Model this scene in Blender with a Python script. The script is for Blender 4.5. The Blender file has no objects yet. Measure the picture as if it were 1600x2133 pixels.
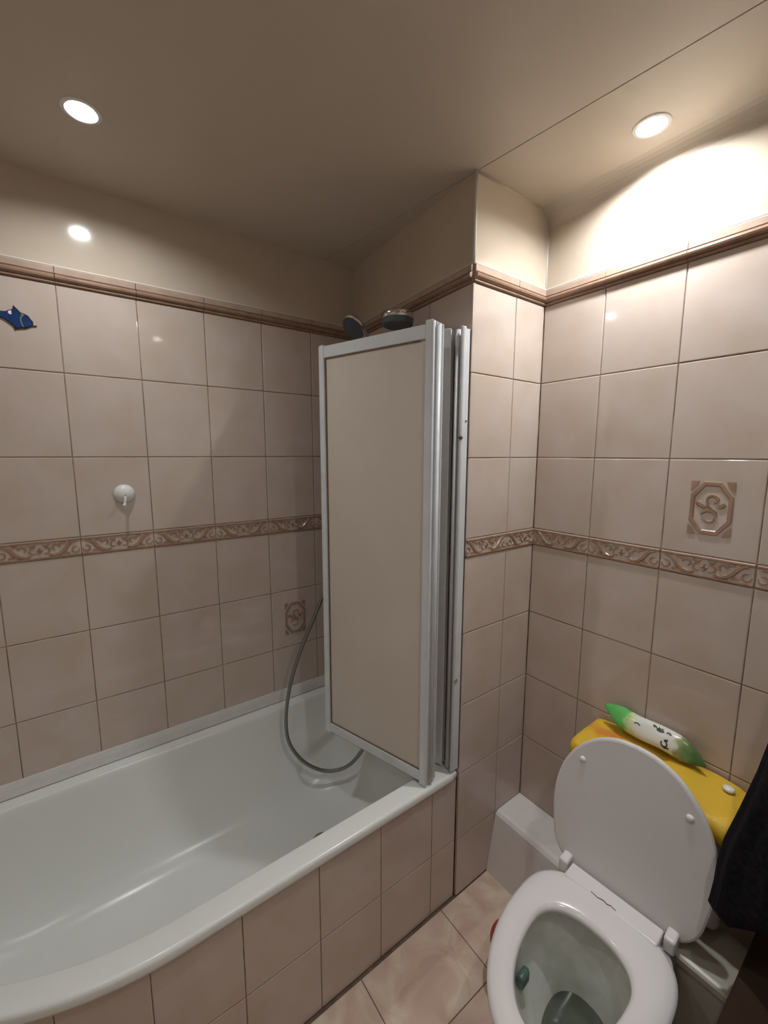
import bpy, bmesh, math, random
from mathutils import Vector, Matrix
random.seed(7)
SC = bpy.context.scene
COL = SC.collection
PI = math.pi

# ------------------------------------------------------------------ camera
def set_camera():
    cam = bpy.data.cameras.new('camera'); co = bpy.data.objects.new('camera', cam); COL.objects.link(co)
    yaw, pitch, roll = math.radians(53.924), math.radians(-7.904), math.radians(0.107)
    f = Vector((math.cos(pitch)*math.cos(yaw), math.cos(pitch)*math.sin(yaw), math.sin(pitch)))
    r = f.cross(Vector((0, 0, 1))).normalized(); u = r.cross(f)
    r2 = r*math.cos(roll)+u*math.sin(roll); u2 = -r*math.sin(roll)+u*math.cos(roll)
    M = Matrix((r2, u2, -f)).transposed().to_4x4(); M.translation = Vector((-0.9827, -1.6132, 1.5417))
    co.matrix_world = M
    cam.sensor_fit = 'VERTICAL'; cam.sensor_height = 36.0; cam.lens = 870.48/2133.0*36.0
    cam.clip_start = 0.02
    SC.camera = co
set_camera()
# ------------------------------------------------------------------ world, exposure
w = bpy.data.worlds.new('world'); SC.world = w; w.use_nodes = True
w.node_tree.nodes['Background'].inputs[0].default_value = (0.9, 0.85, 0.78, 1)
w.node_tree.nodes['Background'].inputs[1].default_value = 0.02
SC.view_settings.view_transform = 'Standard'; SC.view_settings.look = 'None'
SC.view_settings.gamma = 1.0; SC.view_settings.use_curve_mapping = False
SC.view_settings.exposure = 0.0
SC.cycles.max_bounces = 16; SC.cycles.diffuse_bounces = 10; SC.cycles.glossy_bounces = 5
LAMP_COLOR = (0.97, 1.0, 1.01)
LAMPS = [  # x, y, radiance: the recessed ceiling lamps, the last one an added fill
    (-0.912, -0.336, 700.0),
    (0.187, -1.088, 1560.0),
    (-0.464, -1.757, 760.0),
    (-1.480, -1.300, 340.0),  # unseen fill lamp, added to brighten the lower left bath wall and tub
]
# ------------------------------------------------------------------ measured room (metres)
CEIL = 2.318
Z0, Z1, Z2, ZBT, ZBB, Z4, Z5, Z6, Z7 = 2.029, 1.780, 1.530, 1.280, 1.220, 0.970, 0.722, 0.473, 0.223
ZTRIM = 2.077
XD, YC = 0.319, -0.7356            # wall behind toilet, pillar face
XB0, XB1 = 0.028, -0.0287          # tap wall at the bath wall / at the pillar edge
TW = 0.2044                        # tile pitch
RIM = 0.490

# ------------------------------------------------------------------ helpers
def wm(o):
    return o.matrix_basis if o.parent is None else wm(o.parent) @ o.matrix_basis

def obj(name, bm, mat, parent=None, world=True, smooth=False):
    """link a bmesh as one object; coordinates are world ones unless world=False (then the parent's own)"""
    if parent is not None and world:
        bm.transform(wm(parent).inverted())
    me = bpy.data.meshes.new(name)
    bm.normal_update(); bm.to_mesh(me); bm.free()
    mats = mat if isinstance(mat, (list, tuple)) else [mat]
    for m in mats: me.materials.append(m)
    if smooth:
        for p in me.polygons: p.use_smooth = True
    return link(name, me, parent)

def link(name, me, parent=None, mb=None):
    o = bpy.data.objects.new(name, me); COL.objects.link(o)
    if parent is not None: o.parent = parent
    if mb is not None: o.matrix_basis = mb
    return o

def thing(name, label, cat, loc=(0, 0, 0), rotz=0.0, group=None):
    o = bpy.data.objects.new(name, None); COL.objects.link(o)
    o.empty_display_size = 0.05
    o.matrix_basis = Matrix.Translation(loc) @ Matrix.Rotation(rotz, 4, 'Z')
    return tag(o, label, cat, group)

def tag(o, label, cat, group=None):
    o['label'] = label; o['category'] = cat
    if group: o['group'] = group
    return o

def structure(o, label=None):
    o['kind'] = 'structure'
    if label: o['label'] = label
    return o

def box(bm, lo, hi, bev=0.0, seg=2, mat=0):
    lo, hi = Vector(lo), Vector(hi)
    r = bmesh.ops.create_cube(bm, size=1.0)
    vs = r['verts']
    c, s = (lo+hi)/2, hi-lo
    for v in vs: v.co = Vector((v.co.x*s.x, v.co.y*s.y, v.co.z*s.z)) + c
    fs = list({f for v in vs for f in v.link_faces})
    for f in fs: f.material_index = mat
    if bev > 0:
        es = list({e for v in vs for e in v.link_edges})
        bmesh.ops.bevel(bm, geom=es, offset=bev, segments=seg, profile=0.5, affect='EDGES')
    return bm

def loft(bm, rings, closed=True, cap0=False, cap1=False, mat=0):
    """rings: lists of equally many points"""
    R = [[bm.verts.new(p) for p in ring] for ring in rings]
    n = len(R[0])
    for a, b in zip(R, R[1:]):
        for i in range(n if closed else n-1):
            j = (i+1) % n
            f = bm.faces.new((a[i], a[j], b[j], b[i])); f.material_index = mat
    if cap0: bm.faces.new(list(reversed(R[0]))).material_index = mat
    if cap1: bm.faces.new(R[-1]).material_index = mat
    return R

def frames(path):
    path = [Vector(p) for p in path]; T = []
    for i in range(len(path)):
        a = path[max(0, i-1)]; b = path[min(len(path)-1, i+1)]
        T.append((b-a).normalized())
    n = T[0].orthogonal().normalized(); out = []
    for t in T:
        n = (n - t*n.dot(t)).normalized(); out.append((t, n, t.cross(n)))
    return path, out

def tube(bm, path, rad, seg=12, caps=True, mat=0):
    P, F = frames(path)
    rings = []
    for i, (p, (t, n, b)) in enumerate(zip(P, F)):
        r = rad[i] if isinstance(rad, (list, tuple)) else rad
        rings.append([p + n*(r*math.cos(2*PI*k/seg)) + b*(r*math.sin(2*PI*k/seg)) for k in range(seg)])
    loft(bm, rings, True, caps, caps, mat)
    return bm

def lathe(bm, origin, axis, prof, seg=32, mat=0):
    """prof: (radius, height along axis)"""
    axis = Vector(axis).normalized(); n = axis.orthogonal().normalized(); b = axis.cross(n); o = Vector(origin)
    rings = [[o + axis*h + (n*math.cos(2*PI*k/seg) + b*math.sin(2*PI*k/seg))*max(r, 1e-5) for k in range(seg)] for r, h in prof]
    loft(bm, rings, True, True, True, mat)
    return bm

def prism(bm, pts, d, mat=0):
    """closed planar outline pushed along vector d"""
    d = Vector(d); pts = [Vector(p) for p in pts]
    loft(bm, [pts, [p+d for p in pts]], True, True, True, mat)
    return bm

def smooth_path(pts, n=8):
    pts = [Vector(p) for p in pts]; out = []
    for i in range(len(pts)-1):
        p0 = pts[max(0, i-1)]; p1 = pts[i]; p2 = pts[i+1]; p3 = pts[min(len(pts)-1, i+2)]
        for k in range(n):
            t = k/n
            out.append(0.5*((2*p1) + (p2-p0)*t + (2*p0-5*p1+4*p2-p3)*t*t + (3*p1-p0-3*p2+p3)*t**3))
    out.append(pts[-1]); return out

def fix(bm):
    bmesh.ops.recalc_face_normals(bm, faces=bm.faces[:]); return bm

# ------------------------------------------------------------------ materials
class NT:
    def __init__(s, name):
        s.m = bpy.data.materials.new(name); s.m.use_nodes = True
        s.t = s.m.node_tree; s.b = s.t.nodes['Principled BSDF']
    def n(s, typ, **kw):
        x = s.t.nodes.new(typ)
        for k, v in kw.items(): setattr(x, k, v)
        return x
    def l(s, a, b): s.t.links.new(a, b)

def material(name, c1, c2=None, rough=0.5, metal=0.0, scale=6.0, detail=4.0, bump=0.0, bscale=60.0, coat=0.0,
             lo=0.35, hi=0.65, coords='world', spec=0.5, trans=0.0, sss=0.0, distort=0.0, c3=None, rvar=0.0):
    N = NT(name); b = N.b
    b.inputs['Roughness'].default_value = rough; b.inputs['Metallic'].default_value = metal
    b.inputs['Specular IOR Level'].default_value = spec
    b.inputs['Coat Weight'].default_value = coat; b.inputs['Coat Roughness'].default_value = 0.06
    b.inputs['Transmission Weight'].default_value = trans
    b.inputs['Base Color'].default_value = (*c1, 1)
    if coords == 'world':
        src = N.n('ShaderNodeNewGeometry').outputs['Position']
    else:
        src = N.n('ShaderNodeTexCoord').outputs['Object']
    if c2 is not None:
        no = N.n('ShaderNodeTexNoise'); no.inputs['Scale'].default_value = scale; no.inputs['Detail'].default_value = detail
        no.inputs['Distortion'].default_value = distort
        N.l(src, no.inputs['Vector'])
        ra = N.n('ShaderNodeValToRGB'); ra.color_ramp.elements[0].position = lo; ra.color_ramp.elements[1].position = hi
        ra.color_ramp.elements[0].color = (*c1, 1); ra.color_ramp.elements[1].color = (*c2, 1)
        if c3 is not None:
            e = ra.color_ramp.elements.new((lo+hi)/2); e.color = (*c3, 1)
        N.l(no.outputs['Fac'], ra.inputs['Fac']); N.l(ra.outputs['Color'], b.inputs['Base Color'])
        if rvar:
            mr = N.n('ShaderNodeMapRange'); mr.inputs['To Min'].default_value = rough; mr.inputs['To Max'].default_value = rough+rvar
            N.l(no.outputs['Fac'], mr.inputs['Value']); N.l(mr.outputs['Result'], b.inputs['Roughness'])
    if bump > 0:
        nb = N.n('ShaderNodeTexNoise'); nb.inputs['Scale'].default_value = bscale; nb.inputs['Detail'].default_value = 3
        N.l(src, nb.inputs['Vector'])
        bu = N.n('ShaderNodeBump'); bu.inputs['Strength'].default_value = bump; bu.inputs['Distance'].default_value = 0.002
        N.l(nb.outputs['Fac'], bu.inputs['Height']); N.l(bu.outputs['Normal'], b.inputs['Normal'])
    return N.m

def emitter(name, color, strength):
    N = NT(name)
    N.b.inputs['Base Color'].default_value = (0.8, 0.8, 0.8, 1)
    N.b.inputs['Emission Color'].default_value = (*color, 1); N.b.inputs['Emission Strength'].default_value = strength
    return N.m

M = {}
M['tile'] = material('glazed_beige_tile', (0.508, 0.413, 0.338), (0.562, 0.472, 0.42), 0.065, scale=9, detail=9, bump=0.025, bscale=30, lo=0.3, hi=0.7, distort=0.25, c3=(0.535, 0.443, 0.382))
M['grout'] = material('sand_grout', (0.36, 0.26, 0.19), (0.16, 0.10, 0.07), 0.9, scale=18, detail=5, bump=0.3, bscale=300)
M['relief'] = material('raised_brown_glaze', (0.29, 0.18, 0.125), (0.37, 0.235, 0.165), 0.2, scale=30, bump=0.05)
M['trimlight'] = material('tan_trim_glaze', (0.42, 0.31, 0.245), (0.48, 0.36, 0.29), 0.18, scale=20, bump=0.05)
M['trimdark'] = material('brown_trim_glaze', (0.27, 0.165, 0.11), (0.33, 0.21, 0.15), 0.18, scale=25, bump=0.05)
M['plaster'] = material('cream_gloss_paint', (0.56, 0.47, 0.375), (0.60, 0.51, 0.41), 0.11, scale=3, bump=0.015, bscale=40)
M['ceiling'] = material('cream_ceiling_paint', (0.55, 0.475, 0.39), (0.58, 0.505, 0.42), 0.45, scale=2, bump=0.04, bscale=90)
M['bead'] = material('white_corner_bead', (0.72, 0.70, 0.66), rough=0.25)
M['floor'] = material('marbled_floor_tile', (0.53, 0.37, 0.29), (0.70, 0.59, 0.46), 0.35, scale=9, detail=6, distort=1.2, lo=0.32, hi=0.68, c3=(0.61, 0.46, 0.365), bump=0.05)
M['floorgrout'] = material('dark_floor_grout', (0.10, 0.07, 0.05), (0.16, 0.11, 0.08), 0.9, scale=40)
M['enamel'] = material('white_bath_enamel', (0.725, 0.74, 0.715), (0.75, 0.76, 0.735), 0.22, scale=3, spec=0.45)
M['sealant'] = material('white_sealing_strip', (0.66, 0.645, 0.62), (0.62, 0.60, 0.57), 0.35, scale=30, lo=0.4, hi=0.75)
M['step'] = material('white_painted_boxing', (0.76, 0.72, 0.70), (0.71, 0.67, 0.645), 0.3, scale=9, bump=0.04)
M['alu'] = material('white_lacquered_aluminium', (0.63, 0.64, 0.65), (0.58, 0.59, 0.60), 0.35, scale=14)
M['pane'] = material('frosted_beige_acrylic', (0.56, 0.485, 0.42), (0.585, 0.515, 0.445), 0.45, scale=4, bump=0.25, bscale=420, spec=0.35)
M['gasket'] = material('dark_stained_gasket', (0.10, 0.075, 0.055), (0.17, 0.11, 0.07), 0.7, scale=60)
M['rust'] = material('brown_stained_seal', (0.26, 0.16, 0.10), (0.18, 0.11, 0.07), 0.7, scale=80)
M['chrome'] = material('worn_chrome', (0.62, 0.60, 0.57), rough=0.16, metal=1.0)
M['hose'] = material('ribbed_chrome_hose', (0.26, 0.255, 0.235), rough=0.30, metal=1.0, bump=0.4, bscale=700)
M['spray'] = material('dark_grey_spray_plate', (0.055, 0.065, 0.07), (0.09, 0.10, 0.11), 0.4, scale=300, lo=0.45, hi=0.55)
M['ceramic'] = material('white_toilet_ceramic', (0.72, 0.70, 0.68), (0.75, 0.73, 0.71), 0.12, scale=4, coat=0.3)
M['bowl'] = material('limescaled_bowl_ceramic', (0.57, 0.58, 0.52), (0.72, 0.725, 0.68), 0.2, scale=14, detail=6, lo=0.3, hi=0.6)
M['seat'] = material('white_seat_plastic', (0.74, 0.70, 0.695), (0.76, 0.72, 0.715), 0.17, scale=5)
M['lid'] = material('white_lid_plastic', (0.66, 0.63, 0.62), (0.68, 0.65, 0.64), 0.4, scale=5)
M['water'] = material('still_bowl_water', (0.50, 0.53, 0.47), rough=0.03, trans=0.9)
M['scuff'] = material('dark_scuff', (0.05, 0.045, 0.04), (0.12, 0.10, 0.09), 0.7, scale=200)
M['yellow'] = material('yellow_fabric', (0.62, 0.24, 0.03), (0.66, 0.41, 0.03), 0.55, scale=5, detail=4, lo=0.34, hi=0.50, bump=0.3, bscale=80, c3=(0.70, 0.43, 0.03))
M['white_plastic'] = material('white_plastic', (0.75, 0.74, 0.71), (0.70, 0.69, 0.66), 0.25, scale=8)
M['bin'] = material('taupe_bin_plastic', (0.42, 0.385, 0.31), (0.47, 0.43, 0.35), 0.3, scale=6)
M['wood'] = material('dark_brown_wood', (0.018, 0.008, 0.004), (0.032, 0.015, 0.007), 0.8, scale=5, detail=8, distort=2.0, spec=0.2)
M['black'] = material('black_cloth', (0.006, 0.006, 0.008), (0.012, 0.011, 0.014), 0.95, scale=90, spec=0.1, bump=0.5, bscale=300)
M['red'] = material('red_plastic', (0.34, 0.05, 0.035), (0.28, 0.045, 0.03), 0.3, scale=9)
M['fishblue'] = material('deep_blue_glaze', (0.004, 0.022, 0.10), (0.008, 0.045, 0.15), 0.3, scale=40, coords='object')
M['fishblack'] = material('black_outline', (0.008, 0.008, 0.012), rough=0.35)
M['fishgrey'] = material('grey_stripe', (0.20, 0.20, 0.17), rough=0.35)
M['fishwhite'] = material('white_patch', (0.75, 0.76, 0.80), rough=0.3)
M['teal'] = material('teal_freshener_gel', (0.07, 0.13, 0.105), (0.10, 0.17, 0.14), 0.25, scale=40)
M['ink'] = material('dark_print_ink', (0.02, 0.035, 0.02), rough=0.4)
M['house'] = material('plain_far_wall', (0.64, 0.60, 0.55), (0.68, 0.64, 0.59), 0.6, scale=4)
M['lens'] = {}

# ------------------------------------------------------------------ tiles
_tiles = {}
def tile_mesh(w, h, mat, t=0.009, ch=0.0022, dip=0.0012):
    key = (round(w, 4), round(h, 4), mat.name)
    if key in _tiles: return _tiles[key]
    bm = bmesh.new()
    def ring(x, z, y): return [(-x, y, -z), (x, y, -z), (x, y, z), (-x, y, z)]
    a, b = w/2, h/2
    loft(bm, [ring(a, b, t), ring(a, b, dip), ring(a-ch*0.4, b-ch*0.4, dip*0.35), ring(a-ch, b-ch, 0)], True, False, True)
    fix(bm)
    me = bpy.data.meshes.new('tile'); bm.to_mesh(me); bm.free(); me.materials.append(mat)
    _tiles[key] = me
    return me

GAP = 0.0024
def put_tile(parent, name, x0, x1, z0, z1, mat, y=0.0, jit=True):
    me = tile_mesh(x1-x0-GAP, z1-z0-GAP, mat)
    mb = Matrix.Translation(((x0+x1)/2, y + (random.uniform(0, 0.0005) if jit else 0), (z0+z1)/2))
    if jit:
        mb = mb @ Matrix.Rotation(random.uniform(-1, 1)*0.0022, 4, 'X') @ Matrix.Rotation(random.uniform(-1, 1)*0.0022, 4, 'Z')
    return link(name, me, parent, mb)

def ribbon(bm, pts, wd, h, y0=0.0, taper=True, mat=0):
    """raised rounded stroke on the tile face (face looks to -y); pts are (x, z)"""
    n = len(pts); rings = []
    for i in range(n):
        a = Vector(pts[max(0, i-1)]); b = Vector(pts[min(n-1, i+1)])
        d = (b-a).normalized(); nn = Vector((-d.y, d.x)); p = Vector(pts[i])
        s = wd*(0.35+0.65*math.sin(PI*min(1, max(0.0, (i+0.6)/(n+0.2))))) if taper else wd
        q = [p+nn*s*0.5, p+nn*s*0.25, p-nn*s*0.25, p-nn*s*0.5]
        ys = [y0+0.0015, y0-h, y0-h, y0+0.0015]
        rings.append([(v.x, y, v.y) for v, y in zip(q, ys)])
    loft(bm, rings, True, True, True, mat)

def arc(cx, cz, r, a0, a1, n=9, r1=None):
    r1 = r if r1 is None else r1
    return [(cx+(r+(r1-r)*k/(n-1))*math.cos(math.radians(a0+(a1-a0)*k/(n-1))), cz+(r+(r1-r)*k/(n-1))*math.sin(math.radians(a0+(a1-a0)*k/(n-1)))) for k in range(n)]

_border = {}
def border_mesh(x0, x1):
    """6 cm border tile cut from a full one: bars top and bottom, scrolling vine with a flower in the middle"""
    key = (round(x0, 3), round(x1, 3))
    if key in _border: return _border[key]
    bm = bmesh.new()
    hw, hh = (TW-GAP)/2, (ZBT-ZBB-GAP)/2
    loft(bm, [[(-hw, y, -hh*s), (hw, y, -hh*s), (hw, y, hh*s), (-hw, y, hh*s)] for y, s in ((0.009, 1), (0.001, 1), (0.0, 0.97))], True, False, True, 0)
    for s in (1, -1):
        ribbon(bm, [(-hw, s*(hh-0.0045)), (0, s*(hh-0.0045)), (hw, s*(hh-0.0045))], 0.0075, 0.0028, taper=False, mat=1)
    for m in (1, -1):
        def P(pts): return [(m*x, z) for x, z in pts]
        ribbon(bm, P([(-0.090, 0.019), (-0.079, 0.018), (-0.069, 0.009), (-0.059, -0.005), (-0.048, -0.015), (-0.034, -0.019), (-0.022, -0.014)]), 0.0150, 0.0030, mat=1)
        ribbon(bm, P(arc(-0.088, -0.006, 0.0095, 110, -190)), 0.0065, 0.0026, mat=1)
        ribbon(bm, P(arc(-0.039, 0.006, 0.0105, 175, -70, r1=0.007)), 0.0085, 0.0026, mat=1)
        ribbon(bm, P([(-0.064, 0.018), (-0.052, 0.017), (-0.043, 0.011)]), 0.0095, 0.0024, mat=1)
        ribbon(bm, P([(-0.073, -0.017), (-0.065, -0.013), (-0.058, -0.017)]), 0.010, 0.0024, mat=1)
        ribbon(bm, P(arc(-0.015, 0.0, 0.0095, 60, 300)), 0.0065, 0.0026, mat=1)
        ribbon(bm, P([(-0.026, 0.017), (-0.016, 0.014), (-0.008, 0.017)]), 0.008, 0.0024, mat=1)
    ribbon(bm, [(0, -0.009), (0, 0.0), (0, 0.009)], 0.010, 0.0034, mat=1)
    ribbon(bm, [(-0.008, 0), (0, 0.0), (0.008, 0.0)], 0.009, 0.0034, mat=1)
    for x, nx in ((x0, -1), (x1, 1)):
        if abs(x) < hw-1e-4:
            bmesh.ops.bisect_plane(bm, geom=bm.verts[:]+bm.edges[:]+bm.faces[:], plane_co=(x, 0, 0), plane_no=(nx, 0, 0), clear_outer=True)
    fix(bm)
    me = bpy.data.meshes.new('border_tile'); bm.to_mesh(me); bm.free()
    me.materials.append(M['tile']); me.materials.append(M['relief'])
    _border[key] = me
    return me

_dado = {}
def dado_mesh(w):
    key = round(w, 4)
    if key in _dado: return _dado[key]
    H = ZTRIM-Z0
    prof = [(0.010, 0.0), (-0.003, 0.0005), (-0.006, 0.003), (-0.006, 0.006), (-0.004, 0.0085), (-0.009, 0.010), (-0.0135, 0.0135), (-0.0150, 0.018),
            (-0.0135, 0.0225), (-0.008, 0.026), (-0.006, 0.0275), (-0.0085, 0.029), (-0.0085, H-0.004), (-0.006, H-0.0006), (0.010, H)]
    bm = bmesh.new()
    a = w/2-0.0008
    R = loft(bm, [[(-a, y, z) for y, z in prof], [(a, y, z) for y, z in prof]], False)
    bm.faces.ensure_lookup_table()
    for f in bm.faces:
        f.material_index = 1 if f.calc_center_median().z < 0.0272 else 0
    bm.faces.new([v for v in R[0]]); bm.faces.new(list(reversed(R[1])))
    fix(bm)
    me = bpy.data.meshes.new('dado_tile'); bm.to_mesh(me); bm.free()
    me.materials.append(M['trimlight']); me.materials.append(M['trimdark'])
    _dado[key] = me
    return me

def emblem(parent):
    """raised octagonal rosette in the middle of a decor tile; local to that tile"""
    bm = bmesh.new()
    W, H = 0.046, 0.069
    def octa(s, t): return [(-W*s*0.42, -H*t), (W*s*0.42, -H*t), (W*s, -H*t*0.48), (W*s, H*t*0.48), (W*s*0.42, H*t), (-W*s*0.42, H*t), (-W*s, H*t*0.48), (-W*s, -H*t*0.48)]
    def rg(p, y): return [(x, y, z) for x, z in p]
    loft(bm, [rg(octa(1, 1), 0.001), rg(octa(0.96, 0.97), -0.0028), rg(octa(0.80, 0.85), -0.0028), rg(octa(0.74, 0.80), 0.001)])
    for sx in (1, -1):
        for sz in (1, -1):
            c = [(sx*W, sz*H), (sx*W*0.62, sz*H), (sx*W*0.78, sz*H*0.80), (sx*W, sz*H*0.64)]
            prism(bm, [(x, 0.001, z) for x, z in c], (0, -0.003, 0))
    ribbon(bm, arc(0.004, 0.022, 0.014, 200, -70, n=11, r1=0.008), 0.010, 0.0030)
    ribbon(bm, [(-0.009, 0.020), (-0.006, 0.008), (0.004, -0.002), (0.013, -0.008)], 0.010, 0.0030)
    ribbon(bm, arc(-0.003, -0.022, 0.017, 160, 10, n=9), 0.014, 0.0030)
    ribbon(bm, arc(0.001, -0.025, 0.012, 200, 370, n=9, r1=0.008), 0.008, 0.0028)
    ribbon(bm, [(-0.030, 0.014), (-0.022, 0.008), (-0.010, 0.001)], 0.018, 0.0026)
    ribbon(bm, [(0.016, 0.004), (0.023, 0.008), (0.030, 0.013)], 0.018, 0.0026)
    fix(bm)
    return obj('emblem', bm, M['relief'], parent, world=False)

def tiled_wall(name, label, origin, rotz, length, joints, rows, thick=0.08, border=True, dado=True, decor=None, top=True, zmax=None, plaster_name='plaster_band', back0=0.0, back1=None):
    """rows: list of (z0, z1); joints: x of vertical joints, first and last are the ends"""
    bm = bmesh.new()
    b1 = length if back1 is None else back1
    box(bm, (back0, 0.0024, 0.0), (b1, thick, CEIL), 0)
    wo = obj(name, bm, M['grout'])
    wo.matrix_basis = Matrix.Translation(origin) @ Matrix.Rotation(rotz, 4, 'Z')
    structure(wo, label)
    for k, (x0, x1) in enumerate(zip(joints, joints[1:])):
        for (z0, z1) in rows:
            t = put_tile(wo, 'tile', x0, x1, z0, z1, M['tile'])
            if decor and abs((x0+x1)/2-decor[0]) < 0.06 and z0 < decor[1] < z1:
                emblem(t)
        w_ = x1-x0
        if border:
            full = w_ > TW-0.004
            if full: me = border_mesh(-TW/2, TW/2); off = (x0+x1)/2
            elif k == 0: me = border_mesh(TW/2-w_+GAP/2, TW/2); off = x1-TW/2
            else: me = border_mesh(-TW/2, -TW/2+w_-GAP/2); off = x0+TW/2
            link('border_tile', me, wo, Matrix.Translation((off, 0, (ZBT+ZBB)/2)))
        if dado:
            link('dado_tile', dado_mesh(w_), wo, Matrix.Translation(((x0+x1)/2, 0, Z0)))
    if dado and top:
        bm = bmesh.new(); box(bm, (joints[0], -0.001, ZTRIM-0.001), (joints[-1], 0.012, CEIL-0.0), 0)
        obj(plaster_name, bm, M['plaster'], wo, world=False)
        bm = bmesh.new(); box(bm, (joints[0]+0.002, -0.0065, ZTRIM-0.001), (joints[-1]-0.002, 0.0, ZTRIM+0.0035), 0.0015, 1)
        obj('caulk_line', bm, M['bead'], wo, world=False)
    return wo

UP = [(Z1, Z0), (Z2, Z1), (ZBT, Z2)]
LOW = [(Z4, ZBB), (Z5, Z4), (Z6, Z5), (Z7, Z6), (0.0, Z7)]
# wall A, along the bath (x to the right)
XA0 = -1.7595
ja = [XA0 + 0.0] + [-1.6077+TW*k for k in range(8)] + [XB0]
ja = [j for j in ja]
wall_left = tiled_wall('wall_left', 'beige tiled long wall behind the bathtub', (0, 0, 0), 0.0, 0, ja, UP+LOW[:3], decor=(-0.279, 0.85), back0=XA0-0.1, back1=XB0+0.15)
# tap wall B
lenB = math.hypot(XB0-XB1, YC); angB = math.atan2(YC, XB1-XB0)
jb = [0.0] + [lenB-TW*k for k in (3, 2, 1)] + [lenB]
wall_back = tiled_wall('wall_back', 'short tiled wall at the shower end of the bathtub', (XB0, 0, 0), angB, lenB, jb, UP+LOW[:3], thick=0.03, back0=0.0, back1=lenB-0.004)
# pillar face C
jc = [0.0, 0.1703-XB1, XD-XB1]
wall_pillar = tiled_wall('wall_front', 'narrow tiled return wall beside the folding shower screen', (XB1, YC, 0), 0.0, XD-XB1, jc, UP+LOW, thick=0.018, back0=0.003, back1=XD-XB1+0.1)
# toilet wall D (local x runs to -Y)
jd = [0.0] + [0.2020+0.2066*k for k in range(7)] + [1.564]
wall_right = tiled_wall('wall_right', 'beige tiled wall behind the toilet', (XD, YC, 0), -PI/2, 1.564, jd, UP+LOW, decor=(0.51, 1.40), back0=-0.1, back1=1.60)
# walls out of view that close the room
for nm, lo, hi in (('wall_entrance', (-1.86, -2.40, 0), (XD+0.1, -2.30, CEIL)), ('wall_far', (-1.86, -2.40, 0), (-1.76, 0.1, CEIL))):
    bm = bmesh.new(); box(bm, lo, hi); structure(obj(nm, bm, M['house']), 'plain wall out of the picture')

# corner bead over the pillar edge
bm = bmesh.new()
tube(bm, [(XB1, YC, ZTRIM), (XB1, YC, (ZTRIM+CEIL)/2), (XB1, YC, CEIL)], 0.0045, 10)
obj('corner_bead', bm, M['bead'], wall_pillar, smooth=True)
bm = bmesh.new()
tube(bm, [(XB1+0.002, YC-0.001, CEIL-0.002), (XD-0.06, YC-0.001, CEIL-0.002)], 0.004, 8)
obj('caulk_line', bm, M['plaster'], wall_pillar, smooth=True)
bm = bmesh.new()
tube(bm, [(XD-0.001, YC-0.001, ZTRIM), (XD-0.001, YC-0.001, CEIL-0.06)], 0.0035, 8)
obj('caulk_line', bm, M['bead'], wall_pillar, smooth=True)

# ceiling: slab and two lining boards, the joint between them runs to the pillar
bm = bmesh.new(); box(bm, (-1.9, -2.45, CEIL+0.03), (XD+0.12, 0.12, CEIL+0.12))
ceiling = structure(obj('ceiling', bm, M['ceiling']), 'cream painted ceiling with recessed lamps')
def seam_x(y): return -0.027 + (y-(-0.761))*(0.037+0.025)/(-1.303+0.761)
HOLE = 0.0385
def board(poly, holes, z):
    bm = bmesh.new()
    vs = []
    for c in [poly]+holes:
        ring = [bm.verts.new((x, y, z)) for x, y in c]
        for i in range(len(ring)): bm.edges.new((ring[i], ring[(i+1) % len(ring)]))
    bmesh.ops.triangle_fill(bm, edges=bm.edges[:], use_beauty=True)
    bmesh.ops.dissolve_limit(bm, angle_limit=0.001, verts=bm.verts[:], edges=bm.edges[:])
    r = bmesh.ops.extrude_face_region(bm, geom=bm.faces[:])
    for v in r['geom']:
        if isinstance(v, bmesh.types.BMVert): v.co.z += 0.0042
    return fix(bm)
def circ(x, y, r, n=32): return [(x+r*math.cos(2*PI*k/n), y+r*math.sin(2*PI*k/n)) for k in range(n)]
g = 0.0008
b1 = [(-1.85, -2.40), (seam_x(-2.40)-g, -2.40), (seam_x(0.0)-g, 0.05), (-1.85, 0.05)]
b2 = [(seam_x(-2.40)+g, -2.40), (XD+0.02, -2.40), (XD+0.02, 0.05), (seam_x(0.0)+g, 0.05)]
obj('ceiling_board', board(b1, [circ(x, y, HOLE) for x, y, _ in LAMPS if x < 0], CEIL), M['ceiling'], ceiling)
obj('ceiling_board', board(b2, [circ(x, y, HOLE) for x, y, _ in LAMPS if x > 0], CEIL-0.0008), M['ceiling'], ceiling)
# cove over the toilet wall and over the bath wall
def cove(path0, path1, n_in, r, name, label):
    bm = bmesh.new(); n = Vector(n_in); p0, p1 = Vector(path0), Vector(path1)
    pr = []
    for k in range(9):
        a = PI/2*k/8
        pr.append((r-r*math.sin(a), r-r*math.cos(a)))      # off the wall, below the ceiling
    rings = [[p + n*(d) + Vector((0, 0, -e)) for d, e in pr] + [p+n*(-0.004)+Vector((0, 0, 0.002))] for p in (p0, p1)]
    loft(bm, rings, True, True, True); fix(bm)
    return structure(obj(name, bm, M['ceiling'], smooth=False), label)
cove((XD-0.0005, YC+0.005, CEIL), (XD-0.0005, -2.30, CEIL), (-1, 0, 0), 0.058, 'trim_1', 'cream rounded cove between the toilet wall and the ceiling')

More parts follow.
